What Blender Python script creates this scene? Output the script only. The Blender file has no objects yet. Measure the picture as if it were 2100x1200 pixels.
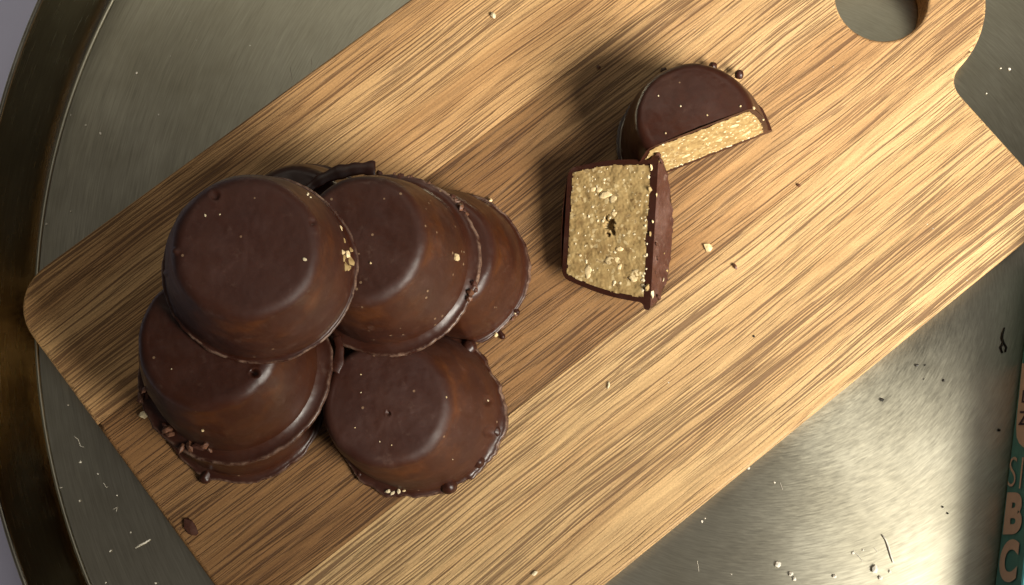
import bpy, bmesh, math, random
from mathutils import Vector, Matrix, noise
from mathutils.bvhtree import BVHTree

random.seed(7)
S = bpy.context.scene
COL = S.collection
MM = 0.001
PI = math.pi

# ------------------------------------------------------------------ camera
FPX = 2100 * 50 / 36
TILT = math.radians(12)
CAM = Vector((0, 0, .010)) + .36 * Vector((0, -math.sin(TILT), math.cos(TILT)))
cam_d = bpy.data.cameras.new('camera')
cam_d.lens = 50; cam_d.sensor_width = 36; cam_d.clip_start = .01; cam_d.clip_end = 20
cam = bpy.data.objects.new('camera', cam_d); COL.objects.link(cam)
cam.location = CAM; cam.rotation_euler = (TILT, 0, 0)
S.camera = cam

# ------------------------------------------------------------------ world and lamps
W = bpy.data.worlds.new('World'); S.world = W; W.use_nodes = True
wb = W.node_tree.nodes['Background']
wb.inputs[0].default_value = (1.0, .90, .82, 1); wb.inputs[1].default_value = .075

def aim(o, target):
    o.rotation_euler = (Vector(target) - o.location).to_track_quat('-Z', 'Y').to_euler()

kd = bpy.data.lights.new('table_lamp_light', 'SPOT')
kd.energy = 47; kd.color = (1, .955, .85); kd.shadow_soft_size = .15
kd.spot_size = math.radians(55); kd.spot_blend = 1.0
key = bpy.data.objects.new('table_lamp_light', kd); COL.objects.link(key)
key.location = (.37, -.215, .345); aim(key, (.115, .055, .01))

fd = bpy.data.lights.new('window_light', 'AREA')
fd.shape = 'RECTANGLE'; fd.size = 1.3; fd.size_y = .40; fd.energy = 2.4; fd.color = (1.0, .95, .80)
fill = bpy.data.objects.new('window_light', fd); COL.objects.link(fill)
fill.location = (.05, .80, 1.05); aim(fill, (.0, .0, 0))

cd_ = bpy.data.lights.new('ceiling_bounce_fill', 'AREA')  # added dim overhead fill, standing in for ceiling bounce to brighten the lower tray
cd_.shape = 'DISK'; cd_.size = .75; cd_.energy = .6; cd_.color = (1.0, .95, .92)
ceil = bpy.data.objects.new('ceiling_bounce_fill', cd_); COL.objects.link(ceil)
ceil.location = (.24, -.05, 1.2); aim(ceil, (.05, 0, 0))

S.view_settings.view_transform = 'Standard'; S.view_settings.look = 'None'
S.view_settings.gamma = 1; S.view_settings.exposure = 0; S.view_settings.use_curve_mapping = False
S.render.engine = 'CYCLES'

# ------------------------------------------------------------------ helpers
def at(px, py, z):
    """photo pixel -> point on the horizontal plane z (metres)"""
    d = Vector(((px - 1050) / FPX, -(py - 600) / FPX, -1))
    d.rotate(Matrix.Rotation(TILT, 3, 'X'))
    return CAM + d * ((z - CAM.z) / d.z)

def ray(px, py):
    d = Vector(((px - 1050) / FPX, -(py - 600) / FPX, -1)); d.rotate(Matrix.Rotation(TILT, 3, 'X'))
    return d.normalized()

def link(name, me, mat, parent=None):
    o = bpy.data.objects.new(name, me); COL.objects.link(o)
    if mat: me.materials.append(mat)
    if parent: o.parent = parent
    return o

def mesh(name, verts, faces, mat, parent=None, smooth=True):
    me = bpy.data.meshes.new(name); me.from_pydata(verts, [], faces)
    if smooth: me.polygons.foreach_set('use_smooth', [True] * len(me.polygons))
    me.update(); return link(name, me, mat, parent)

def from_bm(name, bm, mat, parent=None, smooth=True):
    me = bpy.data.meshes.new(name); bm.to_mesh(me); bm.free()
    if smooth: me.polygons.foreach_set('use_smooth', [True] * len(me.polygons))
    return link(name, me, mat, parent)

def empty(name, loc=(0, 0, 0)):
    o = bpy.data.objects.new(name, None); COL.objects.link(o); o.location = loc
    o.empty_display_size = .01; return o

def tag(o, label, cat, group=None, kind=None):
    o['label'] = label; o['category'] = cat
    if group: o['group'] = group
    if kind: o['kind'] = kind
    return o

class NT:
    """small node-graph writer"""
    def __init__(s, name):
        s.m = bpy.data.materials.new(name); s.m.use_nodes = True
        s.t = s.m.node_tree; s.b = s.t.nodes['Principled BSDF']
    def n(s, kind, **kw):
        nd = s.t.nodes.new('ShaderNode' + kind)
        for k, v in kw.items(): setattr(nd, k, v)
        return nd
    def set(s, sock, v):
        if isinstance(v, bpy.types.NodeSocket): s.t.links.new(v, sock)
        elif v is not None: sock.default_value = v
    def math(s, op, a, b=None, c=None, clamp=False):
        nd = s.n('Math', operation=op, use_clamp=clamp)
        for i, v in enumerate((a, b, c)): 
            if v is not None: s.set(nd.inputs[i], v)
        return nd.outputs[0]
    def coord(s, kind='Object'): return s.n('TexCoord').outputs[kind]
    def mapping(s, v, scale=(1, 1, 1), rot=(0, 0, 0), loc=(0, 0, 0)):
        nd = s.n('Mapping'); s.set(nd.inputs[0], v)
        nd.inputs['Scale'].default_value = scale; nd.inputs['Rotation'].default_value = rot
        nd.inputs['Location'].default_value = loc
        return nd.outputs[0]
    def noise(s, v, scale, detail=2, rough=.5, dist=0):
        nd = s.n('TexNoise'); s.set(nd.inputs['Vector'], v)
        nd.inputs['Scale'].default_value = scale; nd.inputs['Detail'].default_value = detail
        nd.inputs['Roughness'].default_value = rough; nd.inputs['Distortion'].default_value = dist
        return nd.outputs[0]
    def ramp(s, f, stops, mode='LINEAR'):
        nd = s.n('ValToRGB'); s.set(nd.inputs[0], f); e = nd.color_ramp.elements
        nd.color_ramp.interpolation = mode
        while len(e) < len(stops): e.new(.5)
        for q, (p, c) in zip(e, stops):
            q.position = p; q.color = (c, c, c, 1) if isinstance(c, (int, float)) else (*c, 1)
        return nd.outputs[0]
    def mix(s, f, a, b, mode='MIX'):
        nd = s.n('Mix', data_type='RGBA', blend_type=mode)
        s.set(nd.inputs[0], f)
        for i, v in ((6, a), (7, b)):
            s.set(nd.inputs[i], (*v, 1) if isinstance(v, tuple) and len(v) == 3 else v)
        return nd.outputs[2]
    def bump(s, h, strength, dist, normal=None):
        nd = s.n('Bump'); s.set(nd.inputs['Height'], h)
        nd.inputs['Strength'].default_value = strength; nd.inputs['Distance'].default_value = dist
        if normal: s.set(nd.inputs['Normal'], normal)
        return nd.outputs[0]
    def out(s, **kw):
        for k, v in kw.items():
            k = k.replace('_', ' ')
            if k == 'Base Color' and isinstance(v, tuple): v = (*v, 1)
            s.set(s.b.inputs[k], v)
        return s.m

# ------------------------------------------------------------------ materials
def mat_wood(name, rot, seed, heart, tone):
    """heart: darkness of the heartwood at the square end of the board; tone: overall tint"""
    g = NT(name)
    co = g.coord()
    loc = (seed * .31, seed * .17, seed * .05)
    warp = g.noise(g.mapping(co, (9, 40, 20), (0, 0, rot), loc), 1, 2)
    cw = g.n('VectorMath', operation='MULTIPLY_ADD')
    g.set(cw.inputs[0], warp); cw.inputs[1].default_value = (0, .006, 0); g.set(cw.inputs[2], co)
    cw = cw.outputs[0]
    m = lambda su, sv, l: g.mapping(cw, (su, sv, sv), (0, 0, rot), tuple(x + l for x in loc))
    broad = g.noise(m(3, 70, .1), 1, 3, .55)            # broad bands
    band = g.noise(m(7, 800, .7), 1, 3, .6)             # fine growth lines
    fibre = g.noise(m(60, 2600, 1.3), 1, 2, .6)         # fibre grain
    grit = g.noise(m(1800, 3200, 2.9), 1, 2, .7)
    pore = g.noise(m(20, 2000, 2.1), 1, 2, .55)          # dark pore streaks
    pore2 = g.noise(m(60, 3200, 3.3), 1, 1, .5)
    clump = g.noise(m(7, 90, 4.7), 1, 3, .6)
    c = g.ramp(broad, [(.30, (.37, .215, .095)), (.48, (.45, .280, .130)), (.60, (.50, .325, .157)), (.75, (.55, .370, .185))])
    lines = g.ramp(band, [(.30, .76), (.45, .94), (.6, 1.0), (.8, 1.06)])
    c = g.mix(1.0, c, lines, 'MULTIPLY')
    c = g.mix(1.0, c, g.ramp(fibre, [(.3, .80), (.5, 1.0), (.7, 1.12)]), 'MULTIPLY')
    c = g.mix(1.0, c, g.ramp(grit, [(.3, .82), (.7, 1.14)]), 'MULTIPLY')
    ringn = g.noise(m(2.2, 42, 5.5), 1, 2, .5)           # long continuous growth lines
    rl = g.math('SINE', g.math('MULTIPLY', ringn, 170))
    rl = g.math('MULTIPLY', g.math('SUBTRACT', rl, .55), 2.2, clamp=True)
    rl = g.math('MULTIPLY', rl, g.ramp(g.noise(m(20, 300, 7.7), 1, 3, .6), [(.35, .15), (.65, 1.)]))
    c = g.mix(g.math('MULTIPLY', rl, .42), c, g.mix(1.0, c, (.42, .34, .28), 'MULTIPLY'))
    thr = g.math('MULTIPLY_ADD', clump, -.27, .575)
    p1 = g.math('MULTIPLY', g.math('SUBTRACT', thr, pore), 36, clamp=True)
    p2 = g.math('MULTIPLY', g.math('SUBTRACT', g.math('SUBTRACT', thr, .02), pore2), 14, clamp=True)
    pm = g.math('MAXIMUM', p1, g.math('MULTIPLY', p2, .7))
    c = g.mix(g.math('MULTIPLY', pm, .78), c, (.095, .046, .022))
    if heart:
        sx = g.n('SeparateXYZ'); g.set(sx.inputs[0], co)
        t = g.math('ADD', sx.outputs[0], g.math('MULTIPLY', g.math('SUBTRACT', g.noise(m(9, 160, 6.1), 1, 3), .5), .10))
        f = g.math('MULTIPLY_ADD', t, -1 / .045, heart[1] / .045, clamp=True)
        c = g.mix(g.math('MULTIPLY', f, heart[0]), c, g.mix(1.0, c, (.50, .42, .35), 'MULTIPLY'))
    c = g.mix(1.0, c, tone, 'MULTIPLY')
    h = g.math('SUBTRACT', g.math('MULTIPLY', fibre, .35), pm)
    nrm = g.bump(h, .8, .00025)
    return g.out(Base_Color=c, Roughness=.62, Normal=nrm, Specular_IOR_Level=.3)

def mat_choc(name, tint=(1, 1, 1), bloom=.9, rough=.34, dots=.95):
    g = NT(name)
    co = g.coord()
    big = g.noise(co, 90, 4, .6)
    c = g.ramp(big, [(.3, (.028, .0076, .0042)), (.55, (.034, .0098, .0050)), (.75, (.041, .0124, .0058))])
    # thin coating on the walls lets the filling warm the colour
    at_ = g.n('Attribute', attribute_name='thin').outputs['Fac']
    thin = g.ramp(g.noise(g.mapping(co, (1, 1, 1.6), loc=(3, 1, 2)), 120, 3, .6), [(.44, 0.), (.68, 1.)])
    c = g.mix(g.math('MULTIPLY', at_, g.math('MULTIPLY_ADD', thin, .72, .18)), c, (.078, .0225, .0050))
    ed_ = g.n('Attribute', attribute_name='edge').outputs['Fac']
    en = g.ramp(g.noise(co, 420, 4, .7), [(.42, 0.), (.62, 1.)])
    c = g.mix(g.math('MULTIPLY', g.math('MULTIPLY', ed_, en), .75), c, (.26, .165, .115))
    # pale fat bloom scuffs
    bl = g.ramp(g.noise(g.mapping(co, loc=(7, 7, 7)), 260, 5, .7), [(.60, 0.), (.80, 1.)])
    c = g.mix(g.math('MULTIPLY', bl, .25 * bloom), c, (.20, .13, .10))
    hz = g.ramp(g.noise(g.mapping(co, loc=(4, 9, 1)), 75, 5, .65), [(.50, 0.), (.72, 1.)])
    c = g.mix(g.math('MULTIPLY', hz, .10 * bloom), c, (.17, .10, .085))
    # nut dust
    v = g.n('TexVoronoi'); g.set(v.inputs['Vector'], co); v.inputs['Scale'].default_value = 420
    v.inputs['Randomness'].default_value = 1
    dot = g.math('LESS_THAN', v.outputs['Distance'], .13)
    sp = g.n('SeparateColor'); g.set(sp.inputs[0], v.outputs['Color'])
    pick = g.math('GREATER_THAN', sp.outputs[0], dots)
    c = g.mix(g.math('MULTIPLY', g.math('MULTIPLY', dot, pick), .85), c, (.20, .125, .07))
    c = g.mix(1.0, c, tint, 'MULTIPLY')
    fine = g.noise(co, 900, 4, .6)
    r = g.math('ADD', g.ramp(g.noise(g.mapping(co, loc=(1, 5, 2)), 160, 4, .6), [(.3, rough - .06), (.7, rough + .12)]), 0)
    nrm = g.bump(fine, .25, .00012, g.bump(g.noise(co, 210, 3, .5), .22, .0004))
    return g.out(Base_Color=c, Roughness=r, Normal=nrm, Specular_IOR_Level=.33,
                 Subsurface_Weight=.08, Subsurface_Radius=(.9, .4, .2), Subsurface_Scale=.001)

def mat_plain(name, col, rough=.5, var=.2, scale=600, metal=0., spec=.4, bumpd=0.):
    g = NT(name); co = g.coord()
    nz = g.noise(co, scale, 4, .6)
    c = g.mix(1.0, g.mix(0., col, col), g.ramp(nz, [(.3, 1 - var), (.7, 1 + var)]), 'MULTIPLY')
    kw = dict(Base_Color=c, Roughness=rough, Metallic=metal, Specular_IOR_Level=spec)
    if bumpd: kw['Normal'] = g.bump(nz, .8, bumpd)
    return g.out(**kw)

def mat_filling(name):
    g = NT(name); co = g.coord()
    c = g.ramp(g.noise(co, 330, 4, .65), [(.3, (.23, .142, .054)), (.5, (.32, .212, .085)), (.7, (.40, .282, .122))])
    v = g.n('TexVoronoi'); 
    wv = g.n('VectorMath', operation='MULTIPLY_ADD'); g.set(wv.inputs[0], g.n('TexNoise').outputs['Color']); wv.inputs[1].default_value = (.0022, .0022, .0022)
    tn = wv.inputs[0].links[0].from_node; g.set(tn.inputs['Vector'], co); tn.inputs['Scale'].default_value = 700; g.set(wv.inputs[2], co)
    g.set(v.inputs['Vector'], wv.outputs[0]); v.inputs['Scale'].default_value = 800
    sp = g.n('SeparateColor'); g.set(sp.inputs[0], v.outputs['Color'])
    f = g.math('MULTIPLY', g.math('LESS_THAN', v.outputs['Distance'], .42), g.math('GREATER_THAN', sp.outputs[0], .62))
    c = g.mix(g.math('MULTIPLY', f, .6), c, (.58, .45, .24))
    f2 = g.math('MULTIPLY', g.math('LESS_THAN', v.outputs['Distance'], .35), g.math('LESS_THAN', sp.outputs[1], .10))
    c = g.mix(g.math('MULTIPLY', f2, .7), c, (.15, .085, .03))
    nrm = g.bump(g.noise(co, 1100, 4, .65), .35, .00018)
    return g.out(Base_Color=c, Roughness=.62, Normal=nrm, Specular_IOR_Level=.25)

def mat_tray(name, aniso, rough, brushed=True):
    """concentric brushed metal; object origin is the tray centre"""
    g = NT(name); co = g.coord()
    sx = g.n('SeparateXYZ'); g.set(sx.inputs[0], co)
    flat = g.n('CombineXYZ'); g.set(flat.inputs[0], sx.outputs[0]); g.set(flat.inputs[1], sx.outputs[1])
    r = g.n('VectorMath', operation='LENGTH'); g.set(r.inputs[0], flat.outputs[0]); r = r.outputs['Value']
    un = g.n('VectorMath', operation='NORMALIZE'); g.set(un.inputs[0], flat.outputs[0])
    us = g.n('SeparateXYZ'); g.set(us.inputs[0], un.outputs[0])
    def ring(ka, kr, kz=0.):
        q = g.n('CombineXYZ')
        g.set(q.inputs[0], g.math('MULTIPLY', us.outputs[0], ka)); g.set(q.inputs[1], g.math('MULTIPLY', us.outputs[1], ka))
        g.set(q.inputs[2], g.math('MULTIPLY', r, kr) if not kz else g.math('MULTIPLY', sx.outputs[2], kz))
        return q.outputs[0]
    kz = 0. if brushed else 900.
    s1 = g.noise(ring(14, 2600, kz), 1, 3, .6); s2 = g.noise(ring(30, 4200, kz * 2), 1, 2, .6); s3 = g.noise(ring(9, 500, kz * .4), 1, 2, .5)
    blot = g.noise(co, 26, 4, .6)
    c = g.ramp(blot, [(.3, (.32, .293, .215)), (.7, (.41, .385, .30))])
    st = g.math('ADD', g.math('MULTIPLY', s1, .6), g.math('MULTIPLY', s2, .4))
    c = g.mix(1.0, c, g.ramp(st, [(.32, .84), (.5, 1.0), (.68, 1.16)]), 'MULTIPLY')
    ro = g.math('ADD', g.ramp(st, [(.3, rough - .02), (.7, rough + .025)]), g.math('MULTIPLY', g.math('SUBTRACT', blot, .5), .06))
    tan = g.n('Tangent', direction_type='RADIAL', axis='Z')
    nrm = g.bump(g.math('ADD', st, g.math('MULTIPLY', s3, .5)), .10, .00005)
    gl = g.n('BsdfAnisotropic', distribution='BECKMANN')
    g.set(gl.inputs['Color'], c); g.set(gl.inputs['Roughness'], ro); g.set(gl.inputs['Anisotropy'], aniso)
    g.set(gl.inputs['Tangent'], tan.outputs[0]); g.set(gl.inputs['Normal'], nrm)
    g.t.links.new(gl.outputs[0], g.t.nodes['Material Output'].inputs['Surface'])
    g.t.nodes.remove(g.b)
    return g.m

M = {}
M['choc'] = mat_choc('dark_chocolate')
M['choc_matte'] = mat_choc('matte_chocolate', (1.05, 1, 1), 1.0, .52)
M['choc_spk'] = mat_choc('speckled_chocolate', (1, 1, 1), 1.2, .45, .45)
M['choc_dull'] = mat_choc('cut_chocolate', (1.7, 1.85, 1.8), 2.6, .66)
M['fill'] = mat_filling('nut_filling')
M['nut'] = mat_plain('pale_nut', (.66, .50, .27), .45, .25, 900, bumpd=.0002)
M['nut_white'] = mat_plain('white_nut', (.64, .53, .34), .5, .15, 900, bumpd=.0002)
M['crumb'] = mat_plain('chocolate_crumb', (.12, .050, .026), .5, .45, 700, bumpd=.0003)
M['speck'] = mat_plain('pale_lint', (.56, .52, .44), .7, .2)
M['dark_speck'] = mat_plain('dark_speck', (.012, .009, .006), .6, .2)
M['table'] = mat_plain('pale_tabletop', (.80, .79, 1.0), .5, .03, 40)

# ------------------------------------------------------------------ setting: tabletop
bm = bmesh.new(); bmesh.ops.create_grid(bm, x_segments=2, y_segments=2, size=2)
tb = from_bm('tabletop', bm, M['table']); tb.location = (0, 0, -.003); tb['kind'] = 'structure'

# ------------------------------------------------------------------ tray
TC = (.0640, .0092)
tray = empty('round_tray', (TC[0], TC[1], 0))
tag(tray, 'round brushed brass coloured metal tray with raised rim under the wooden board', 'tray')
def lathe(name, prof, mat, parent, n=360, close=False):
    v = []; f = []
    for r, z in prof:
        for j in range(n):
            a = 2 * PI * j / n; v.append((r * math.cos(a), r * math.sin(a), z))
    for i in range(len(prof) - 1):
        for j in range(n):
            k = (j + 1) % n
            f.append((i * n + j, i * n + k, (i + 1) * n + k, (i + 1) * n + j))
    return mesh(name, v, f, mat, parent)
mt_floor = mat_tray('brushed_metal', .25, .37); mt_wall = mat_tray('brushed_metal_wall', .0, .26, False)
mm = lambda L: [(a * MM, b * MM) for a, b in L]
lathe('tray_floor', mm([(187.5, .12), (186.6, .04), (150, 0), (100, 0), (50, 0), (.4, 0)]), mt_floor, tray)
lathe('tray_wall', mm([(195.7, 20.2), (195.0, 18), (192.2, 9), (190.4, 4.0), (189.3, 2.1), (188.6, 1.2), (188.0, .5), (187.5, .12)]), mt_wall, tray)
lathe('tray_glint_ring', mm([(187.9 + .55 * math.cos(a * PI / 10), .35 + .55 * math.sin(a * PI / 10)) for a in range(11)]), mat_plain('glint_ring_metal', (.50, .47, .36), .28, .06, 90, 1.), tray)  # raised ring added to catch a bright line where floor meets wall
lathe('tray_rim', mm([(195.7, 20.2), (195.9, 20.7), (196.4, 20.95), (196.9, 20.7), (197.1, 20.2), (196.6, 18), (193.6, 9), (191.6, 3.5), (189.5, .2), (187, -1.6), (185, -2.2), (1, -2.2)]), mt_wall, tray)

# ------------------------------------------------------------------ cutting board
BA = math.radians(38.3); TOP = .010
board = empty('cutting_board', (0, 0, 0))
tag(board, 'small wooden cutting board with round holed handle lying on the metal tray', 'cutting board')
U0, U1, V0, V1 = -101.7, 124.5, -79.1, 70.8
LC, LR, HR = (126.4, -2.5), 28.0, 12.2
def arc(cx, cy, r, a0, a1, n):
    return [(cx + r * math.cos(math.radians(a0 + (a1 - a0) * i / n)), cy + r * math.sin(math.radians(a0 + (a1 - a0) * i / n))) for i in range(n + 1)]
# outline in board coordinates (u along the grain, w = -v across), counter-clockwise
CR = 12.5; FR = 6.0
w0, w1 = -V1, -V0; lw = -LC[1]
dy = math.sqrt((LR + FR) ** 2 - (U1 + FR - LC[0]) ** 2); fa = math.degrees(math.atan2(dy, U1 + FR - LC[0]))
out = []
out += arc(U0 + CR, w1 - CR, CR, 90, 180, 10) + arc(U0 + CR, w0 + CR, CR, 180, 270, 10)
out += arc(U1 - CR, w0 + CR, CR, 270, 360, 10)
out += arc(U1 + FR, lw - dy, FR, 180, 180 - fa, 8)
out += arc(LC[0], lw, LR, -fa, fa, 48)[1:-1]
out += arc(U1 + FR, lw + dy, FR, 180 + fa, 180, 8)
out += arc(U1 - CR, w1 - CR, CR, 0, 90, 10)
def densify(P, step):
    Q = []
    for i, p in enumerate(P):
        q = P[(i + 1) % len(P)]; L = math.hypot(q[0] - p[0], q[1] - p[1]); k = max(1, int(L / step))
        Q += [(p[0] + (q[0] - p[0]) * j / k, p[1] + (q[1] - p[1]) * j / k) for j in range(k)]
    return Q
def clip(P, c, keep_above):
    Q = []; s = 1 if keep_above else -1
    for i, p in enumerate(P):
        q = P[(i + 1) % len(P)]; a = s * (p[1] - c); b = s * (q[1] - c)
        if a >= 0: Q.append(p)
        if a * b < 0:
            t = a / (a - b); Q.append((p[0] + (q[0] - p[0]) * t, c))
    return Q
J1, J2 = 37.4, -24.0          # the glued joints
def strip(poly, joints, mat, hole=None):
    poly = [p for i, p in enumerate(poly) if math.dist(p, poly[i - 1]) > 1e-4]
    poly = densify(poly, 4.0)
    n = len(poly)
    def isj(p, q): return any(abs(p[1] - j) < 1e-3 and abs(q[1] - j) < 1e-3 for j in joints)
    ed = []
    for i in range(n):
        p, q = poly[i], poly[(i + 1) % n]; dx, dy_ = q[0] - p[0], q[1] - p[1]; L = math.hypot(dx, dy_)
        ed.append((-dy_ / L, dx / L, isj(p, q)))        # inward normal for ccw
    def inset(i, amt):
        (ax, ay, aj), (bx, by, bj) = ed[i - 1], ed[i]
        da = .05 if aj else amt; db = .05 if bj else amt
        det = ax * by - ay * bx
        if abs(det) < .05: return (ax * da, ay * da) if abs(da - db) < 1e-6 else ((ax + bx) * .5 * max(da, db), (ay + by) * .5 * max(da, db))
        return ((da * by - db * ay) / det, (ax * db - bx * da) / det)
    prof = [(1.0, 0), (.3, .25), (0, .9), (0, 8.9), (.12, 9.5), (.45, 9.86), (1.0, 10.0)]
    bm = bmesh.new(); rings = []
    for ins, z in prof:
        ring = []
        for i, p in enumerate(poly):
            o = inset(i, ins)
            wob = noise.noise((p[0] * .05, p[1] * .05, 3)) * .12
            ring.append(bm.verts.new(((p[0] + o[0]) * MM, (p[1] + o[1] + wob * 0) * MM, z * MM)))
        rings.append(ring)
    for a, b in zip(rings, rings[1:]):
        for i in range(n):
            k = (i + 1) % n; bm.faces.new((a[i], a[k], b[k], b[i]))
    hr = []
    if hole:
        for ins, z in prof:
            hr.append([bm.verts.new(((x) * MM, (y) * MM, z * MM)) for x, y in arc(hole[0], hole[1], hole[2] + ins, 0, 360, 64)[:-1]])
        for a, b in zip(hr, hr[1:]):
            for i in range(64):
                k = (i + 1) % 64; bm.faces.new((a[k], a[i], b[i], b[k]))
    for L in ((rings[0], hr[0] if hr else None), (rings[-1], hr[-1] if hr else None)):
        es = []
        for loop in L:
            if loop:
                for i in range(len(loop)):
                    e = bm.edges.get((loop[i], loop[(i + 1) % len(loop)])) or bm.edges.new((loop[i], loop[(i + 1) % len(loop)]))
                    es.append(e)
        bmesh.ops.triangle_fill(bm, use_beauty=True, use_dissolve=False, edges=es)
    bmesh.ops.recalc_face_normals(bm, faces=bm.faces)
    o = from_bm('wood_strip', bm, mat, board, True)
    o.rotation_euler = (0, 0, BA)
    for p in o.data.polygons:
        if abs(p.normal.z) > .999: p.use_smooth = False
    return o
d = math.radians
strip(clip(out, J1, True), [J1], mat_wood('wood_light', d(1.5), 1, None, (1.06, .97, .87)))
strip(clip(clip(out, J1, False), J2, True), [J1, J2], mat_wood('wood_heart', d(9), 2, (1.0, .078), (1.0, .95, .89)), (LC[0], -LC[1] - .4, HR))
strip(clip(out, J2, False), [J2], mat_wood('wood_honey', d(1.0), 3, None, (1.03, 1.03, .98)))

# ------------------------------------------------------------------ chocolates
def fbm(p, s, seed, o=3):
    v = 0; a = 1
    for k in range(o):
        v += a * noise.noise((p[0] * s + seed * 7.3, p[1] * s + seed * 3.1, p[2] * s + seed)); s *= 2.1; a *= .5
    return v

def profile(R, H, rt, rw, fl, fh=1.5, er=2.6, dome=.25):
    """outer profile (r,z) in mm from top centre to flange edge; returns points and index where the flange starts"""
    P = []
    for i in range(36):
        r = (rt - er) * (i + .3) / 36.3; P.append((r, H + dome * (1 - (r / (rt - er)) ** 2)))
    sl = math.atan2(rw - rt, H - fh)                   # wall leans out by sl
    for i in range(11):
        a = PI / 2 - (PI / 2 - sl) * i / 10
        P.append((rt - er + er * math.cos(a), H - er + er * math.sin(a)))
    r1, z1 = P[-1]
    zf = fh + 1.0
    for i in range(1, 27):
        t = i / 26; z = z1 + (zf - z1) * t
        P.append((r1 + (rw - r1) * t + .75 * math.sin(PI * t), z))
    k = len(P) - 1
    r1, z1 = P[-1]
    for i in range(1, 9):                               # concave foot flaring to the rim
        t = i / 8; P.append((r1 + (R - r1) * t, fh + (z1 - fh) * (1 - t) ** 2.2))
    for i in range(1, 5):
        a = PI / 2 * i / 4; P.append((R + fl * .0 + .45 * math.sin(a), fh - .5 + .5 * math.cos(a) - (.0)))
    P.append((R + .40, .25)); P.append((R - .3, .0))
    return P, k

NTH = 256
def rim_wave(th, seed, amp):
    x, y = math.cos(th), math.sin(th)
    w = .9 * noise.noise((x * 1.3 + seed, y * 1.3, seed * 2.1)) + .5 * noise.noise((x * 4 + seed, y * 4, seed))
    n2 = noise.noise((x * 11 + seed, y * 11, seed * 1.7)); w += .30 * n2
    n3 = noise.noise((x * 26 + seed, y * 26, seed * 1.7)); w += .18 * n3
    return w * amp

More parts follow.
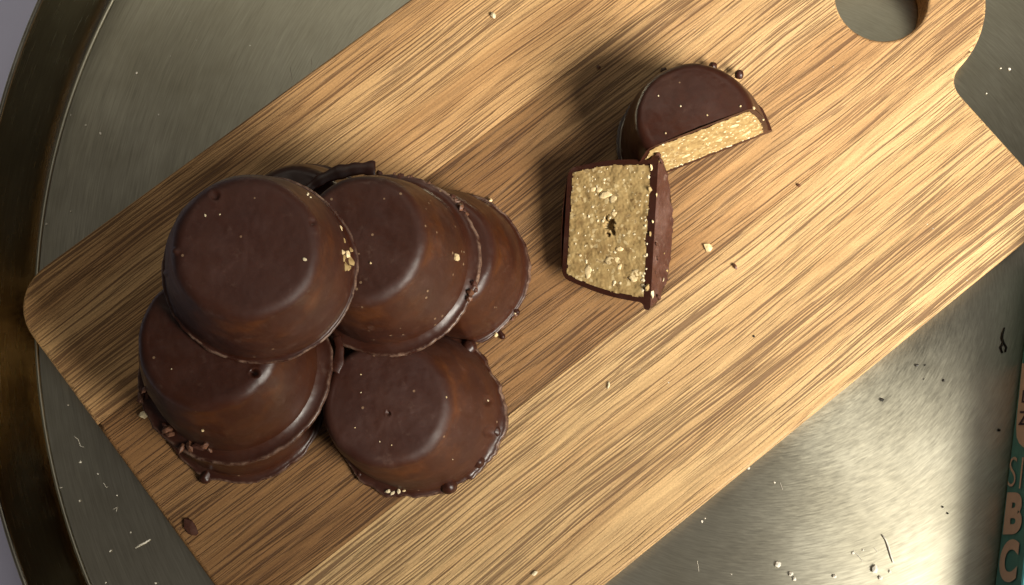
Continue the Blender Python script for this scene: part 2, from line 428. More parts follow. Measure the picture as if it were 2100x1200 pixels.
CHOC = {}
def chocolate(key, px, z, R, H=22, rt=14.0, rw=18.6, fl=1, tilt=(0, 0), seed=1, clips=(), amp=.9, skew=(0, 0),
              pits=(), fh=1.5, top=None, er=2.9, mat='choc'):
    """px: photo pixel of the base centre; tilt = (towards +x, towards +y) lean of the axis in degrees"""
    c = at(px[0], px[1], z)
    root = empty('chocolate_cup', c)
    rot = Matrix.Rotation(d(tilt[0]), 4, 'Y') @ Matrix.Rotation(-d(tilt[1]), 4, 'X')
    root.rotation_euler = rot.to_euler()
    P, kf = profile(R, H, rt, rw, fl, fh, er)
    if top:                                              # cups came out of their moulds a little crooked
        q = rot.to_3x3().inverted() @ (at(top[0], top[1], z + H * MM) - c) * 1000
        skew = (q.x, q.y)
    rows = []
    for i, (r, zz) in enumerate(P):
        row = []
        tfl = max(0., min(1., (i - kf) / 8))
        for j in range(NTH):
            th = 2 * PI * j / NTH
            rr = r
            if i > kf: rr += rim_wave(th, seed, amp) * tfl
            rr *= 1 + .012 * math.sin(2 * th + seed) * min(1, i / 46)
            for (ca, cd) in clips:                       # pressed flat against a neighbour
                q = math.cos(th - ca)
                if q > .2 and i > 36: rr = min(rr, (cd * (1 if i > kf else max(.7, r / rw)) ) / q)
            x, y = rr * math.cos(th), rr * math.sin(th)
            hz = zz / H
            x += skew[0] * hz; y += skew[1] * hz
            row.append(Vector((x, y, zz)))
        rows.append(row)
    # gentle unevenness along approximate normals
    mw = Matrix.Translation(c) @ rot.to_4x4()
    cen = Vector((0, 0, H * .4))
    for i, row in enumerate(rows):
        for j, v in enumerate(row):
            nrm = Vector((v.x, v.y, (v.z - cen.z) * (2.5 if i < 36 else .2))).normalized()
            k = (.16 if i < 36 else .36) * fbm(v, .09, seed, 2) + .07 * fbm(v, .45, seed + 9, 2)
            if i >= kf: k *= .6
            if i > len(rows) - 4: k *= .0
            v += nrm * k
            if i <= kf:
                for (lx, ly, rad, dep) in pits:          # bubbles and dents, in photo pixels on the visible side
                    pass
    inv = mw.inverted()
    def proj(vl):
        w = mw @ (vl * MM) - CAM; w.rotate(Matrix.Rotation(-TILT, 3, 'X'))
        return 1050 + FPX * w.x / -w.z, 600 - FPX * w.y / -w.z
    if pits:
        for i, row in enumerate(rows[:-5]):
            for v in row:
                X, Y = proj(v)
                for (qx, qy, rad, dep) in pits:
                    dd = math.hypot(X - qx, Y - qy)
                    if dd < rad * 1.9:
                        t = dd / rad
                        k = -dep * max(0, 1 - t * t) ** .6 if t < 1 else dep * .05 * math.sin(PI * (t - 1) / .9)
                        v += (Vector((v.x * .4, v.y * .4, 8)).normalized()) * k
    def part(name, rr, mat, cap=False, thin=None, edge=None):
        v = [tuple(p * MM) for row in rr for p in row]; f = []
        for i in range(len(rr) - 1):
            for j in range(NTH):
                k = (j + 1) % NTH
                f.append((i * NTH + j, (i + 1) * NTH + j, (i + 1) * NTH + k, i * NTH + k))
        if cap:
            f.append(tuple((len(rr) - 1) * NTH + j for j in reversed(range(NTH))))
        else:
            f.append(tuple(range(NTH)))
        o = mesh(name, v, f, mat, root)
        a_ = o.data.attributes.new('thin', 'FLOAT', 'POINT')
        a_.data.foreach_set('value', [thin[i] for i in range(len(rr)) for j in range(NTH)])
        if edge:
            a_ = o.data.attributes.new('edge', 'FLOAT', 'POINT')
            a_.data.foreach_set('value', [edge[i] * (.35 + .65 * max(0, min(1, .5 + 1.4 * noise.noise((math.cos(2 * PI * j / NTH) * 2 + seed, math.sin(2 * PI * j / NTH) * 2, seed))))) for i in range(len(rr)) for j in range(NTH)])
        return o
    th_ = [max(0., min(1., (i - 40) / 6)) * (1 - .7 * max(0., min(1., (i - 50) / 10))) for i in range(len(rows))]
    part('shell', rows[:kf + 1], M[mat], False, th_); part('base_rim', rows[kf:], M['choc'], True, [.25 * (1 - min(1, i / 5)) for i in range(len(rows) - kf)],
         [max(0., min(1., (i - 7) / 2)) for i in range(len(rows) - kf)])
    # bvh for sticking crumbs on
    vs = [mw @ (p * MM) for row in rows for p in row]; fs = []
    for i in range(len(rows) - 1):
        for j in range(NTH):
            k = (j + 1) % NTH; fs.append((i * NTH + j, (i + 1) * NTH + j, (i + 1) * NTH + k, i * NTH + k))
    CHOC[key] = dict(root=root, bvh=BVHTree.FromPolygons(vs, fs), mw=mw, inv=inv)
    return root

def blob(name, p, size, mat, parent=None, seed=0, rough=.5, sub=1, squash=(1, 1, 1), rot=None):
    """an irregular lump; p world position, size in mm (radius)"""
    bm = bmesh.new(); bmesh.ops.create_icosphere(bm, subdivisions=sub, radius=1)
    R_ = Matrix.Rotation(rot if rot is not None else random.uniform(0, 6), 3, 'Z')
    for v in bm.verts:
        n_ = v.co.normalized()
        k = 1 + rough * (noise.noise(n_ * 1.7 + Vector((seed * 3.7, seed, 0))) * 1.3 + .7 * noise.noise(n_ * 4.1 + Vector((0, seed * 2.3, seed))))
        q = n_ * k; q = R_ @ Vector((q.x * squash[0], q.y * squash[1], q.z * squash[2]))
        v.co = q * size * MM
    o = from_bm(name, bm, mat, None, rough < .3)
    if parent is not None:
        o.parent = parent['root']; o.matrix_parent_inverse = Matrix()
        o.location = parent['inv'] @ Vector(p)
    else: o.location = p
    return o

def stick(key, px, py, name, size, mat, seed=0, lift=.3, **kw):
    C_ = CHOC[key]; hit = C_['bvh'].ray_cast(CAM, ray(px, py))
    if hit[0] is None:
        hit = C_['bvh'].find_nearest(at(px, py, C_['root'].location.z + .001))
    p = hit[0] + (hit[1] if hit[1].dot(ray(px, py)) < 0 else -hit[1]) * size * lift * MM
    return blob(name, p, size, mat, C_, seed, **kw)

def drip(key, px, py, size, seed, zup=.8, elong=1.5):
    """a bead of chocolate that ran out from under the rim, joined to it by a neck"""
    C_ = CHOC[key]; p = at(px, py, C_['root'].location.z + size * zup * MM)
    c = C_['root'].location; dr = Vector((c.x - p.x, c.y - p.y, 0)).normalized()
    bm = bmesh.new(); bmesh.ops.create_uvsphere(bm, u_segments=18, v_segments=12, radius=1)
    for v in bm.verts:
        q = v.co.copy(); t = q.x                        # +x towards the cup
        s = 1 + .15 * noise.noise(q * 1.5 + Vector((seed, 0, 0)))
        if t > 0: q.x *= elong * 2; q.y *= 1 - .35 * t + .9 * t * t; q.z *= 1 - .3 * t
        v.co = q * size * s * MM
    o = from_bm('drip', bm, M['choc'], C_['root']); o.matrix_parent_inverse = Matrix()
    o.location = C_['inv'] @ p
    o.rotation_euler = (0, 0, math.atan2(dr.y, dr.x))
    return o

def rel(a, b):    # direction and distance between two cups on the board, mm
    p, q = at(*a, TOP), at(*b, TOP); v = (q - p) * 1000
    return math.atan2(v.y, v.x), math.hypot(v.x, v.y)
pD, pF, pG, pH = (922, 552), (500, 812), (628, 498), (862, 842)
def press(a, b, share):
    an, di = rel(a, b); return (an, di * share)
Z0 = TOP + .0001
G_ = 'chocolate cups heaped on the wooden board'
def lab(o, label): tag(o, label, 'chocolate', G_)
lab(chocolate('D', pD, Z0, 20.0, rt=15.2, rw=19.2, seed=4, top=(892, 515), clips=(press(pD, pH, .47), press(pD, pG, .5)), amp=.9, fh=1.2),
    'smooth chocolate cup on the board, half covered by the cup with a nut fragment')
lab(chocolate('F', pF, Z0, 21.0, rt=15, rw=19.6, seed=5, clips=(press(pF, pG, .5), press(pF, pH, .5)), amp=1.1),
    'chocolate cup almost hidden beneath the cup with a bubble hole')
lab(chocolate('G', pG, Z0, 20.0, rt=14.4, rw=18.8, seed=6, clips=(press(pG, pF, .5), press(pG, pD, .5)), amp=.5),
    'nearly covered chocolate cup with only a purplish rim peeking from the pile')
lab(chocolate('H', pH, Z0, 21.2, rt=15.5, rw=19.9, seed=8, mat='choc_matte', top=(790, 826), clips=(press(pH, pD, .53), press(pH, pF, .5)), amp=1.5,
              pits=((796, 848, 5, .6), (1000, 822, 9, .8), (1002, 885, 12, .9))),
    'chocolate cup flat on the board with drips and pale nut bits at its rim')
lab(chocolate('E', (483, 758), .0338, 22.3, rt=16.4, rw=19.8, seed=9, tilt=(-5, 4), top=(424, 690), amp=.8, fh=1.3,
              pits=((522, 765, 8, 1.8),)),
    'chocolate cup with a small bubble hole in its top and a broad shiny rim')
lab(chocolate('B', (801, 545), .0338, 21.4, rt=15.2, rw=19.3, mat='choc_spk', seed=12, tilt=(-5.5, .5), top=(736, 489), amp=.7, fh=1.2),
    'chocolate cup with speckled top, crumbs on its rim and a nut fragment')
lab(chocolate('A', (533, 552), .0565, 20.9, rt=15.7, rw=20.2, seed=15, top=(504, 506), amp=.45, fh=.8, er=3.0, mat='choc_matte',
              pits=((642, 455, 7, .5), (360, 515, 7, -.6), (340, 560, 5, -.5), (440, 400, 10, .5))),
    'chocolate cup crowning the pile, with a bare nutty patch at its rim')

# ------------------------------------------------------------------ cut halves
def half(name, label, R, H, rt, rw, cut, seed, loc, rot, big, cavity=None, fh=1.6, skew=0.):
    """keeps y >= cut; cut face looks towards -y"""
    root = empty(name, loc); root.rotation_euler = rot.to_euler()
    P, kf = profile(R, H, rt, rw, 1, fh, 2.8, .9)
    for i in range(1, 25): P.append((R - .3 - (R - .3) * i / 24, .25 * math.sin(PI * i / 48)))
    n = 120; rows = []
    for i, (r, z) in enumerate(P):
        row = []
        s = max(-1., min(1., cut / max(r, 1e-6))); a0 = math.asin(s)
        tfl = max(0., min(1., (i - kf) / 8)) * (1 if i < len(P) - 24 else max(0, r / R))
        for j in range(n + 1):
            th = a0 + (PI - 2 * a0) * j / n
            rr = max(r, abs(cut) if cut > 0 else 0)
            if i > kf: rr += rim_wave(th, seed, .8) * tfl
            v = Vector((rr * math.cos(th), rr * math.sin(th), z))
            if cut > 0 and r < cut: v = Vector((0, cut, z))
            nr = Vector((v.x, v.y, (v.z - H * .4) * (2.5 if i < 36 else .2))).normalized()
            v += nr * (.22 * fbm(v, .09, seed, 2) + .08 * fbm(v, .45, seed + 5, 2)) * (1 if i < len(P) - 28 else .3)
            if i >= len(P) - 25 and 0 < j < n:
                v.z -= .5 * fbm(v, .45, seed + 2, 4) + .8 * abs(noise.noise((v.x * .22, v.y * .7, seed))) - .2
            v.y = max(v.y, cut)
            row.append(v)
        rows.append(row)
    sk = lambda v: Vector((v.x + skew * v.z / H, v.y, v.z))
    V = [tuple(sk(v) * MM) for row in rows for v in row]; Fc = []
    for i in range(len(rows) - 1):
        for j in range(n):
            a = i * (n + 1) + j; Fc.append((a, a + n + 1, a + n + 2, a + 1))
    # cut face grid, shared between coating edge and filling
    ends = {}
    zs = [p[1] for p in P]
    def halfw(z):
        best = 0
        for (r0, z0), (r1, z1) in zip(P, P[1:]):
            lo, hi = min(z0, z1), max(z0, z1)
            if lo - 1e-6 <= z <= hi + 1e-6:
                t = 0 if hi - lo < 1e-6 else (z - z0) / (z1 - z0)
                best = max(best, r0 + (r1 - r0) * t)
        return math.sqrt(max(.01, best * best - cut * cut))
    NX, NZ = 150, 90
    base = len(V)
    grid = []
    for k in range(NZ + 1):
        z = .02 + (H - .02) * k / NZ; w = halfw(min(z, H - .001)) + .05
        grid.append([Vector((-w + 2 * w * q / NX, cut, z)) for q in range(NX + 1)])
    def core(x, z):
        t_side = 1.25 + .3 * noise.noise((x * .3, z * .5, seed)) + .18 * noise.noise((x * 2, z * 2, seed))
        w = halfw(max(fh + 1.2, min(z, H - .01))) - t_side
        zb = 1.9 + .5 * noise.noise((x * .25, seed, 0)) + .25 * noise.noise((x * 1.5, seed, 3))
        zt = H - 1.4 + .2 * noise.noise((x * .4, seed, 8))
        if z > H - 3: w = min(w, halfw(H - 3) - t_side - (z - H + 3) * .25)
        return abs(x) < w and zb < z < zt
    fv = []; fidx = {}; ff = []
    for k in range(NZ + 1):
        for q in range(NX + 1):
            v = grid[k][q].copy()
            y = .10 * noise.noise((v.x * 1.2, v.z * 1.2, seed)) 
            V.append(tuple(sk(Vector((v.x, v.y - .05 - abs(y) * .5, v.z))) * MM))
    def id_(k, q): return base + k * (NX + 1) + q
    cav_v = []
    for k in range(NZ):
        for q in range(NX):
            mx = (grid[k][q].x + grid[k][q + 1].x) / 2; mz = (grid[k][q].z + grid[k + 1][q].z) / 2
            if core(mx, mz):
                idx = []
                for (kk, qq) in ((k, q), (k, q + 1), (k + 1, q + 1), (k + 1, q)):
                    if (kk, qq) not in fidx:
                        v = grid[kk][qq].copy()
                        h = .18 * fbm(v, .35, seed, 2) + .11 * noise.noise((v.x * 1.7, v.z * 1.7, seed + 3)) + .06 * noise.noise((v.x * 3.5, v.z * 3.5, seed + 3))
                        if cavity:
                            dx, dz = (v.x - cavity[0]) / cavity[2], (v.z - cavity[1]) / cavity[3]
                            rr = math.hypot(dx, dz)
                            m_ = noise.noise((v.x * .9, v.z * .9, seed + 11)) + .6 * noise.noise((v.x * 2.2, v.z * 2.2, seed + 12))
                            g_ = max(0, 1 - rr) * 1.6 + m_ * .9 - .25
                            if rr < 1.3 and g_ > .55: h -= min(1, (g_ - .55) * 5) * 2.2
                        v.y -= .12 + h
                        fidx[(kk, qq)] = len(fv); fv.append(tuple(sk(v) * MM))
                    idx.append(fidx[(kk, qq)])
                ff.append(tuple(idx))
            else:
                Fc.append((id_(k, q), id_(k, q + 1), id_(k + 1, q + 1), id_(k + 1, q)))
    sh = mesh('shell', V, Fc, M['choc'], root)
    sh.data.materials.append(M['choc_dull'])
    nshell = (len(rows) - 1) * n
    for i, p in enumerate(sh.data.polygons):
        if i < nshell and i // n >= len(P) - 25: p.material_index = 1
    fl_ = mesh('filling', fv, ff, M['fill'], root)
    # pale nut pieces showing in the cut face
    rnd = random.Random(seed)
    bmj = bmesh.new()
    Hh = H - 3
    def piece(bm, x, z, a, b, an, sd):
        r_ = bmesh.ops.create_icosphere(bm, subdivisions=2, radius=1)
        R_ = Matrix.Rotation(an, 3, 'Y')
        for v in r_['verts']:
            k_ = 1 + .45 * noise.noise(v.co * 1.4 + Vector((sd * 1.7, sd, 0)))
            q = R_ @ Vector((v.co.x * a * k_, v.co.y * .15, v.co.z * b * k_))
            v.co = sk(Vector((x + q.x, cut - .12 + q.y + .05, z + q.z))) * MM
    for (x, z, a, b, an) in big:
        b2 = bmesh.new(); piece(b2, x, z, a * 1.15, b * 1.15, an, rnd.random() * 50)
        from_bm('nut_piece', b2, M['nut'], fl_)
    tries = 0; cnt = 0
    while cnt < 70 and tries < 2000:
        tries += 1
        x = rnd.uniform(-R, R); z = rnd.uniform(1.8, H - .8)
        if not core(x * 1.03, z): continue
        s = rnd.choice([.16, .2, .24, .3, .42]); cnt += 1
        piece(bmj, x, z, s * rnd.uniform(.7, 1.5), s, rnd.uniform(0, 3), rnd.random() * 60)
    fo = from_bm('nut_flecks', bmj, M['nut_white'], fl_); fo['kind'] = 'stuff'
    # crumbly line where filling meets the base
    bmj = bmesh.new()
    for q in range(20):
        x = rnd.uniform(-R + 3.2, R - 3.2); s = rnd.uniform(.18, .5)
        piece(bmj, x, 2.1 + rnd.uniform(-.5, .5), s, s * .8, rnd.uniform(0, 3), rnd.random() * 60)
    fo = from_bm('crumb_line', bmj, M['nut_white'], fl_); fo['kind'] = 'stuff'
    mw = Matrix.Translation(loc) @ rot.to_4x4()
    vs = [mw @ Vector(v) for v in V]
    CHOC[name + str(seed)] = dict(root=root, bvh=BVHTree.FromPolygons(vs, Fc), mw=mw, inv=mw.inverted())
    tag(root, label, 'chocolate', 'two halves of a cut chocolate cup')
    return root

# the half that stands on its base; its cut face looks down the board (direction at -72 degrees)
cJ = at(1427, 305, Z0 + .0017)
half('cut_chocolate', 'cut chocolate half standing upright on its base, drips along its rim', 19.8, 22.8, 14.9, 18.9, -3.2, 21, cJ,
     Matrix.Rotation(d(22), 4, 'Z') @ Matrix.Rotation(-d(5), 4, 'X'), [(9, 15, 1.4, .7, .4), (5, 9, 1.1, .6, 1.), (12, 10, 1.3, .8, .2), (1, 14, 1., .6, .5), (12.5, 6, 1.4, .7, -.3), (-4, 7, 1.2, .6, 0)], skew=-2.6)
# the half that lies on its curved wall, cut face up
KC = 2.6
slope = d(19)
# local: axis z (base 0 -> top H), kept side y>=cut, cut face -y.  Lay it: -y -> up, z -> left (-x) and slightly down
up = Vector((-math.sin(slope + .06), -.14, math.cos(slope + .06))).normalized()
ax = Vector((-1, .06, 0)); ax = (ax - up * ax.dot(up)).normalized()
yy = -up; xx = yy.cross(ax)
RK = Matrix((xx, yy, ax)).transposed().to_4x4()
cK = at(1336, 474, TOP + .0185)
half('cut_chocolate', 'cut chocolate half lying on its side showing the pale nut filling with a dark crevice', 18.8, 23.4, 14.6, 17.6, KC, 23, cK,
     RK, [(-8, 10.5, 1.9, 1.0, 1.25), (-11.0, 4.5, 1.7, 1.2, .6), (-11.5, 16.5, 1.6, .9, .1), (8, 13.2, 1.5, .8, 1.2), (7, 11, 1.1, .8, .4),
          (9.2, 14.8, .9, .6, .9), (-9.5, 8.5, .8, .5, .3), (3.5, 10.6, .8, .55, 1.4), (9, 16.5, .7, .5, 1), (-5, 8.7, 1.0, .6, 1.2)],
     cavity=(.5, 11.5, 3.6, 2.4), skew=1.7)

# ------------------------------------------------------------------ drips, shards and crumbs that belong to the cups
drip('H', 921, 998, 2.0, 1, .7, 1.7); drip('H', 979, 945, 1.9, 2, .7, 1.6); drip('H', 1016, 884, 1.5, 3); drip('H', 962, 712, 2.0, 5, .8, 1.8)
drip('H', 858, 1008, .6, 4); drip('H', 738, 972, 1.2, 6, .5); drip('H', 762, 990, 1.0, 16, .5)
drip('F', 421, 980, 1.5, 7, .45, 1.6); drip('D', 1060, 640, .8, 8); drip('D', 1030, 690, .8, 9)
kJ = 'cut_chocolate21'; kK = 'cut_chocolate23'
drip(kJ, 1462, 136, 1.15, 11, .8, .6); drip(kJ, 1516, 152, 1.2, 12, .8, .6); drip(kJ, 1362, 146, 1.0, 13, .6, .7); drip(kJ, 1410, 136, .6, 14, .6, .6)

def shard(key, pts, z, th, hgt, lean, name='rim_shard'):
    """a broken piece of thin chocolate rim, following photo pixels pts; stands hgt mm above z"""
    C_ = CHOC[key]; P = [at(x, y, z) for x, y in pts]
    P = [P[0] + (P[-1] - P[0]) * 0 if i == 0 else p for i, p in enumerate(P)]
    v = []; f = []
    # smooth polyline
    Q = []
    for i in range(len(P) - 1):
        for k in range(6): Q.append(P[i].lerp(P[i + 1], k / 6))
    Q.append(P[-1])
    for i, p in enumerate(Q):
        t = (Q[min(i + 1, len(Q) - 1)] - Q[max(i - 1, 0)]).normalized(); s = Vector((-t.y, t.x, 0))
        j = noise.noise(p * 260) * .25 * MM; e = math.sin(PI * (i + .6) / (len(Q) + .2)) ** .4
        h0, h1 = p - Vector((0, 0, hgt * .5 * MM)), p + Vector((0, 0, (hgt * .5) * MM * e + j)) + s * lean * MM
        w = s * th * .5 * MM * (1 + .35 * noise.noise(p * 420)) * (1.15 - .5 * (1 - i / len(Q)))
        v += [C_['inv'] @ q for q in (h0 - w, h1 - w, h1 + w, h0 + w)]
    m_ = len(Q)
    for i in range(m_ - 1):
        for k in range(4): a = i * 4 + k; b = i * 4 + (k + 1) % 4; f.append((a, b, b + 4, a + 4))
    f += [(3, 2, 1, 0), tuple((m_ - 1) * 4 + k for k in range(4))]
    o = mesh(name, [tuple(q) for q in v], f, M['choc'], C_['root'], True)
    bmx = bmesh.new(); bmx.from_mesh(o.data); bmesh.ops.bevel(bmx, geom=bmx.edges, offset=.15 * MM, segments=1, affect='EDGES'); bmesh.ops.recalc_face_normals(bmx, faces=bmx.faces); bmx.to_mesh(o.data); bmx.free()
    return o
shard('E', [(690, 690), (697, 715), (694, 745), (684, 762)], .036, 2.6, 1.4, 0)
shard('B', [(618, 402), (640, 381), (662, 367), (692, 354), (730, 346), (770, 345)], .0345, 3.4, .7, 0)

n0, n1, cr = M['nut'], M['nut_white'], M['crumb']
stick('B', 933, 528, 'nut_fragment', 1.15, n0, 1, squash=(1, .8, .5))
for i, (x, y, s) in enumerate([(932, 402, .7), (941, 412, 1.0), (950, 420, .9), (944, 426, .8), (958, 430, .7), (936, 412, .7), (962, 438, .55), (925, 398, .6),
                               (972, 583, .7), (966, 600, .9), (976, 595, .9), (962, 612, .8), (983, 602, .6), (884, 370, .7), (888, 378, .6), (880, 366, .5),
                               (832, 338, .9), (840, 346, .7), (820, 346, .6), (846, 350, .5), (772, 340, .5), (810, 350, .4)]):
    stick('B', x, y, 'crumb', s * 1.1, cr if i % 4 else M['choc_dull'], 20 + i, rough=.5)
stick('B', 772, 338, 'crumb', .8, M['choc_dull'], 62, rough=.6); stick('B', 764, 336, 'crumb', .6, cr, 63, rough=.6)
stick('B', 945, 423, 'nut_fragment', .75, n1, 60, squash=(1, .6, .5)); stick('B', 760, 540, 'nut_fragment', .3, n0, 61)
for i, (x, y, s) in enumerate([(711, 522, .8), (716, 535, .9), (708, 542, .8), (702, 516, .6), (713, 550, .6), (705, 530, .6), (699, 468, .45), (706, 494, .4), (718, 512, .5)]):
    stick('A', x, y, 'nut_fragment', s * 1.35, M['fill'] if i % 3 else n0, 70 + i, lift=-.1, squash=(.8, 1.2, .4), rough=.6)
for i, (x, y, s) in enumerate([(630, 400, .45), (636, 405, .3), (421, 442, .32), (451, 440, .2), (625, 532, .5)]):
    stick('A', x, y, 'nut_fragment', s, n1, 90 + i, squash=(1, .7, .5))
for i, (x, y, s) in enumerate([(293, 805, .9), (285, 815, .8), (300, 797, .7), (305, 812, .6), (345, 880, 1.0), (352, 890, .8), (340, 872, .6), (375, 918, .8), (392, 916, .9), (410, 915, 1.0), (422, 910, .8), (430, 920, .6), (278, 822, .6)]):
    stick('E', x, y, 'crumb', s * 1.4, cr if i % 3 else M['choc_dull'], 110 + i, rough=.55, squash=(1.2, .7, .7))
stick('E', 415, 882, 'nut_fragment', .4, n0, 130); stick('E', 352, 757, 'nut_fragment', .2, n1, 131)
for i, (x, y, s) in enumerate([(796, 1007, 1.0), (806, 1011, .9), (818, 1006, .8), (829, 1006, .6)]):
    stick('H', x, y, 'nut_fragment', s * .85, n1 if i < 3 else n0, 140 + i, squash=(1, .6, .5))
for i, (x, y) in enumerate([(740, 768), (779, 906), (803, 913), (740, 805), (728, 877), (928, 942), (915, 815), (1000, 822)]):
    stick('H', x, y, 'nut_fragment', .22 if i < 6 else .32, n1 if i % 2 else n0, 150 + i, squash=(1, .7, .5))
for i, (x, y) in enumerate([(1058, 640), (1062, 648), (1020, 690), (1052, 655), (1010, 403)]):
    stick('D', x, y, 'crumb', .6, cr if i % 2 else M['nut'], 160 + i)
for i, (x, y, s) in enumerate([(1350, 197, .2), (1396, 218, .24), (1545, 222, .35), (1518, 218, .3), (1450, 236, .28), (1365, 273, .25), (1565, 245, .3)]):
    stick(kJ, x, y, 'nut_fragment', s, n1 if i < 2 else n0, 170 + i)

for i, (x, y, s) in enumerate([(1336, 345, .7), (1331, 365, .6), (1333, 390, .8), (1330, 410, .6), (1338, 455, .5), (1334, 480, .5), (1328, 590, .9), (1338, 602, .8), (1318, 600, .8), (1362, 520, .35), (1368, 555, .5), (1360, 575, .55), (1386, 400, .35), (1352, 330, .4)]):
    stick(kK, x, y, 'nut_fragment', s * 1.1, (n0, M['fill'], M['fill'], n1)[i % 4], 190 + i, lift=.0, squash=(.7, 1.2, .5), rough=.7)
for i, (x, y, s) in enumerate([(1352, 300, 1.1), (1360, 315, .9), (1345, 500, .8), (1348, 530, .9), (1344, 560, .8), (1350, 610, 1.0), (1372, 330, .8)]):
    stick(kK, x, y, 'crumb', s, M['choc_dull'], 220 + i, lift=.1, squash=(.6, 1.4, .5), rot=.1 * i)
# ------------------------------------------------------------------ loose crumbs on the board and the tray
def loose(name, label, cat, px, py, z, size, mat, group, seed, **kw):
    sq = kw.get('squash', (1, .8, .6)); kw['squash'] = sq
    o = blob(name, at(px, py, z + size * sq[2] * .7 * MM), size, mat, None, seed, **kw)
    tag(o, label, cat, group); return o
gb = 'loose crumbs on the board'
loose('chocolate_flake', 'reddish brown chocolate flake on the dark wood near the board corner', 'crumb', 390, 1082, TOP, 2.6, M['choc_dull'], gb, 1, squash=(1.2, .62, .28), rot=2.2, rough=.45)
loose('nut_crumb', 'pale nut crumb on the board next to the pile, the larger of two', 'crumb', 300, 848, TOP, 1.5, n1, gb, 2, squash=(1.2, .6, .6), rot=.2)
loose('nut_crumb', 'pale nut crumb on the board next to the pile, the smaller of two', 'crumb', 321, 873, TOP, .8, n1, gb, 3)
loose('nut_crumb', 'pale flat nut flake on the board right beside the cut half lying down', 'crumb', 1452, 508, TOP, 1.35, n0, gb, 4, squash=(1, .8, .4))
loose('chocolate_crumb', 'small reddish brown crumb on the board beside the pale nut flake', 'crumb', 1508, 546, TOP, .8, cr, gb, 5, squash=(.6, 1.2, .6), rot=.5)
loose('nut_crumb', 'white nut crumb alone on the light wood strip near the top edge', 'crumb', 1011, 31, TOP, .95, n1, gb, 6)
loose('chocolate_crumb', 'tiny dark crumb on the light wood beyond the standing cut half', 'crumb', 1638, 380, TOP, .6, cr, gb, 7)
loose('nut_crumb', 'thin white crumb on the honey wood strip below the cut halves', 'crumb', 1248, 791, TOP, .7, n1, gb, 8, squash=(.5, 1.4, .5), rot=-.2)
loose('nut_crumb', 'white crumb on the honey wood strip near its lower edge', 'crumb', 1097, 1176, TOP, .8, n1, gb, 9, squash=(1.2, .6, .5), rot=.6)
loose('chocolate_crumb', 'dark crumb with a white glint on the dark wood strip near the standing half', 'crumb', 1228, 138, TOP, .6, cr, gb, 10)
gt = 'pale crumbs on the tray'
for i, (x, y, s, l) in enumerate([(1595, 1158, 1.0, 'round white crumb on bare tray, largest of those along the board edge'),
                                  (1622, 1178, .75, 'white crumb on bare tray touching a smaller flat crumb'),
                                  (1629, 1187, .6, 'small flat crumb on bare tray touching a white crumb'),
                                  (1794, 1168, 1.15, 'largest white crumb on bare tray below the long pale fibre'),
                                  (1806, 1185, .6, 'small pale crumb on bare tray just below the largest crumb'),
                                  (1712, 1182, .6, 'lone small white crumb on bare tray between two larger crumbs'),
                                  (1825, 1172, .45, 'tiny white crumb on bare tray beside the largest crumb')]):
    loose('pale_crumb', l, 'crumb', x, y, .0001, s, M['speck'], gt, 200 + i)

def fibre(bm, pts, z, r):
    P = [at(x, y, z + r * .8 * MM) for x, y in pts]; rings = []
    for i, p in enumerate(P):
        t = (P[min(i + 1, len(P) - 1)] - P[max(i - 1, 0)]).normalized(); s = Vector((-t.y, t.x, 0)).normalized()
        k = r * MM * (.45 + .55 * math.sin(PI * (i + .5) / len(P)))
        rings.append([bm.verts.new(p + s * k * math.cos(a) + Vector((0, 0, 1)) * k * math.sin(a)) for a in (0, PI / 2, PI, 3 * PI / 2)])
    for a, b in zip(rings, rings[1:]):
        for k in range(4): bm.faces.new((a[k], a[(k + 1) % 4], b[(k + 1) % 4], b[k]))
    bm.faces.new(rings[0][::-1]); bm.faces.new(rings[-1])
bm = bmesh.new(); fibre(bm, [(1809, 1097), (1817, 1108), (1822, 1122), (1827, 1140), (1832, 1154)], .0001, .28)
tag(from_bm('fibre', bm, M['speck']), 'long pale curved fibre lying on the bare tray', 'fibre', 'lint on the tray')
bm = bmesh.new(); fibre(bm, [(278, 1124), (288, 1117), (297, 1113), (308, 1106)], .0001, .3)
tag(from_bm('fibre', bm, M['speck']), 'short pale fibre on the dark tray near the board end', 'fibre', 'lint on the tray')
bm = bmesh.new(); fibre(bm, [(2060, 672), (2056, 684), (2055, 694), (2058, 702), (2052, 712), (2056, 724)], .0001, .35)
fibre(bm, [(2058, 702), (2064, 712), (2062, 722)], .0001, .3)
tag(from_bm('dark_fibre', bm, M['dark_speck']), 'dark curled fibre on the tray by the board corner', 'fibre', 'lint on the tray')

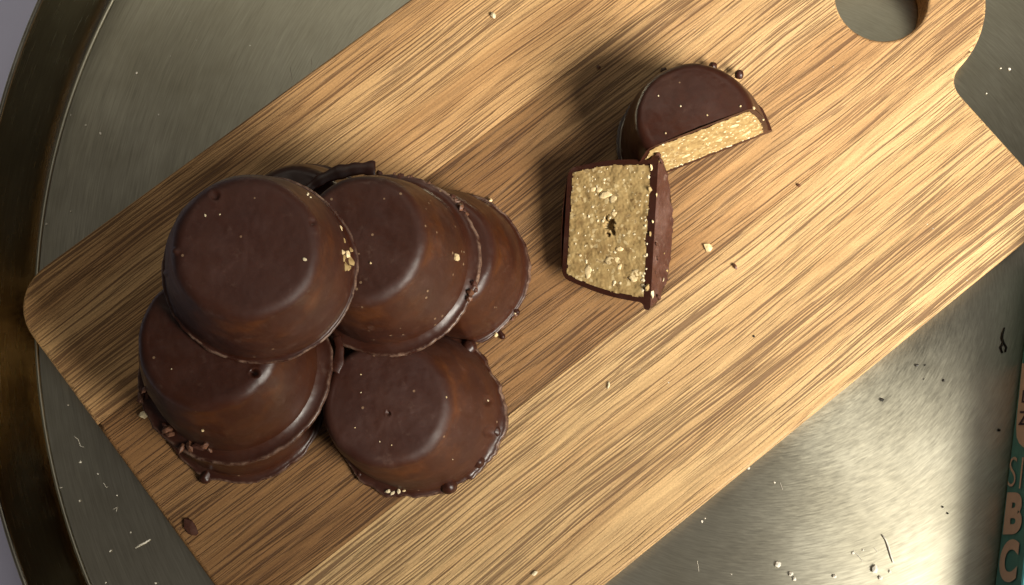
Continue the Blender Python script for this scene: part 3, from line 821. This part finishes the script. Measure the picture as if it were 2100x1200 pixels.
# dust: uncountable specks on tray and board
bm = bmesh.new(); rnd = random.Random(3)
def dot(x, y, z, s):
    p = at(x, y, z); r_ = bmesh.ops.create_icosphere(bm, subdivisions=1, radius=s * MM)
    for v in r_['verts']:
        v.co *= 1 + .5 * rnd.uniform(-1, 1); v.co.z *= .5; v.co += p + Vector((0, 0, s * .3 * MM))
for (x, y) in [(145, 236), (176, 257), (206, 274), (145, 434), (95, 460), (201, 972), (165, 947), (240, 1016), (226, 1130), (140, 830), (268, 1092), (163, 1027), (280, 150), (325, 235), (1535, 960), (1588, 990), (1440, 1070), (1750, 1135),
               (1770, 1128), (1446, 1063), (2023, 192), (2052, 140), (2070, 142), (1500, 1178), (217, 1195), (320, 1196)]:
    dot(x, y, .0002, rnd.uniform(.18, .34))
for _ in range(25):
    x, y = rnd.uniform(60, 2000), rnd.uniform(0, 1200)
    p = at(x, y, TOP); u = p.x * math.cos(BA) + p.y * math.sin(BA); v = p.x * math.sin(BA) - p.y * math.cos(BA)
    on = U0 * MM < u < U1 * MM and V0 * MM < v < V1 * MM
    dist = math.hypot(at(x, y, 0).x - TC[0], at(x, y, 0).y - TC[1])
    if on or (dist < .184 and not (U0 * MM - .012 < u < .16 and V0 * MM - .012 < v < V1 * MM + .012)):
        dot(x, y, TOP if on else .0002, rnd.uniform(.07, .16))
for (P_) in [[(152, 895), (160, 901), (165, 915), (172, 917)], [(212, 990), (218, 1000), (221, 998)], [(118, 1003), (128, 999)], [(1750, 1129), (1760, 1140), (1769, 1151)], [(1793, 1124), (1800, 1132)],
             [(595, 137), (597, 155), (600, 172)], [(638, 120), (639, 134)], [(232, 1045), (240, 1040), (238, 1050)], [(1600, 990), (1605, 1005)], [(1430, 1150), (1433, 1172)]]:
    fibre(bm, P_, .0001, .07)
o = from_bm('dust', bm, M['speck'], None, False); tag(o, 'fine pale dust specks and lint scattered on tray and board', 'dust', None, 'stuff')
bm = bmesh.new()
for (x, y, s) in [(1808, 820, .55), (1880, 749, .4), (1935, 781, .42), (1897, 749, .25), (1895, 778, .2), (2048, 882, .4), (1933, 1040, .3), (1943, 1053, .3), (78, 218, .8), (83, 212, .6), (1546, 690, .4)]:
    dot(x, y, .0002 if x > 1700 or x < 100 else TOP, s)
o = from_bm('dark_specks', bm, M['dark_speck'], None, False); tag(o, 'tiny dark specks scattered on the bare metal tray', 'dust', None, 'stuff')

# ------------------------------------------------------------------ printed carton standing at the tray's edge
teal = mat_plain('teal_card', (.055, .22, .23), .5, .10, 300)
cream = mat_plain('pale_print', (.56, .42, .36), .55, .06, 300)
ink = mat_plain('dark_ink', (.035, .012, .035), .5, .05, 300)
a0, a1 = at(2092, 760, .0002), at(2040, 1196, .0002)     # foot of the face that looks at the board
ey = (a0 - a1).normalized(); ex = Vector((ey.y, -ey.x, 0))
LEN, WID, HGT = .165, .048, .019
org = a1 - ey * .080
pk = empty('snack_carton', org)
tag(pk, 'teal printed snack carton with pale bold letters standing on the tray', 'carton')
bm = bmesh.new(); bmesh.ops.create_cube(bm, size=1)
for v in bm.verts: v.co = ex * ((v.co.x + .5) * WID) + ey * ((v.co.y + .5) * LEN) + Vector((0, 0, (v.co.z + .5) * HGT))
bmesh.ops.bevel(bm, geom=bm.edges, offset=.0009, segments=3, affect='EDGES', profile=.5)
bmesh.ops.recalc_face_normals(bm, faces=bm.faces)
from_bm('carton_body', bm, teal, pk, False)
def on_face(px, py, lift):
    """photo pixel -> point on the carton's upright face"""
    r_ = ray(px, py); k = (org - ex * lift - CAM).dot(ex) / r_.dot(ex)
    return CAM + r_ * k - org
def flat(name, me, mat): me.name = name; me.update(); return link(name, me, mat, pk)
def letter(ch, x0, y0, x1, y1, mat, bold=0., name='printed_letter'):
    cu = bpy.data.curves.new('t', 'FONT'); cu.body = ch; cu.size = 1; cu.offset = bold; cu.resolution_u = 6
    to = bpy.data.objects.new('t', cu); COL.objects.link(to)
    bpy.context.view_layer.update()
    me = bpy.data.meshes.new_from_object(to.evaluated_get(bpy.context.evaluated_depsgraph_get()))
    bpy.data.objects.remove(to)
    xs = [q.co.x for q in me.vertices]; ys = [q.co.y for q in me.vertices]
    for q in me.vertices:
        tx = (q.co.x - min(xs)) / (max(xs) - min(xs)); ty = (q.co.y - min(ys)) / (max(ys) - min(ys))
        X = x0 + (x1 - x0) * tx; Y = y1 + (y0 - y1) * ty
        q.co = on_face(X + ((y0 + y1) / 2 - Y) * .11, Y, .00030)
    me.materials.clear(); return flat(name, me, mat)
def patch(pts, mat, name):
    me = bpy.data.meshes.new(name); me.from_pydata([tuple(on_face(x, y, .00015)) for x, y in pts], [], [tuple(range(len(pts)))])
    return flat(name, me, mat)
lp = patch([(2096, 745), (2091, 800), (2086, 850), (2084, 880), (2085, 897), (2090, 909), (2098, 917), (2110, 921), (2118, 921), (2140, 745)], cream, 'label_patch')
letter('Z', 2089, 843, 2108, 872, ink, .01).parent = lp; letter('L', 2096, 800, 2108, 826, ink, .01).parent = lp
letter('S', 2069, 937, 2084, 998, cream, -.014); letter('I', 2093, 938, 2096, 1002, cream, -.01)
letter('B', 2061, 1010, 2097, 1096, cream, .05); letter('C', 2050, 1106, 2087, 1194, cream, .05)
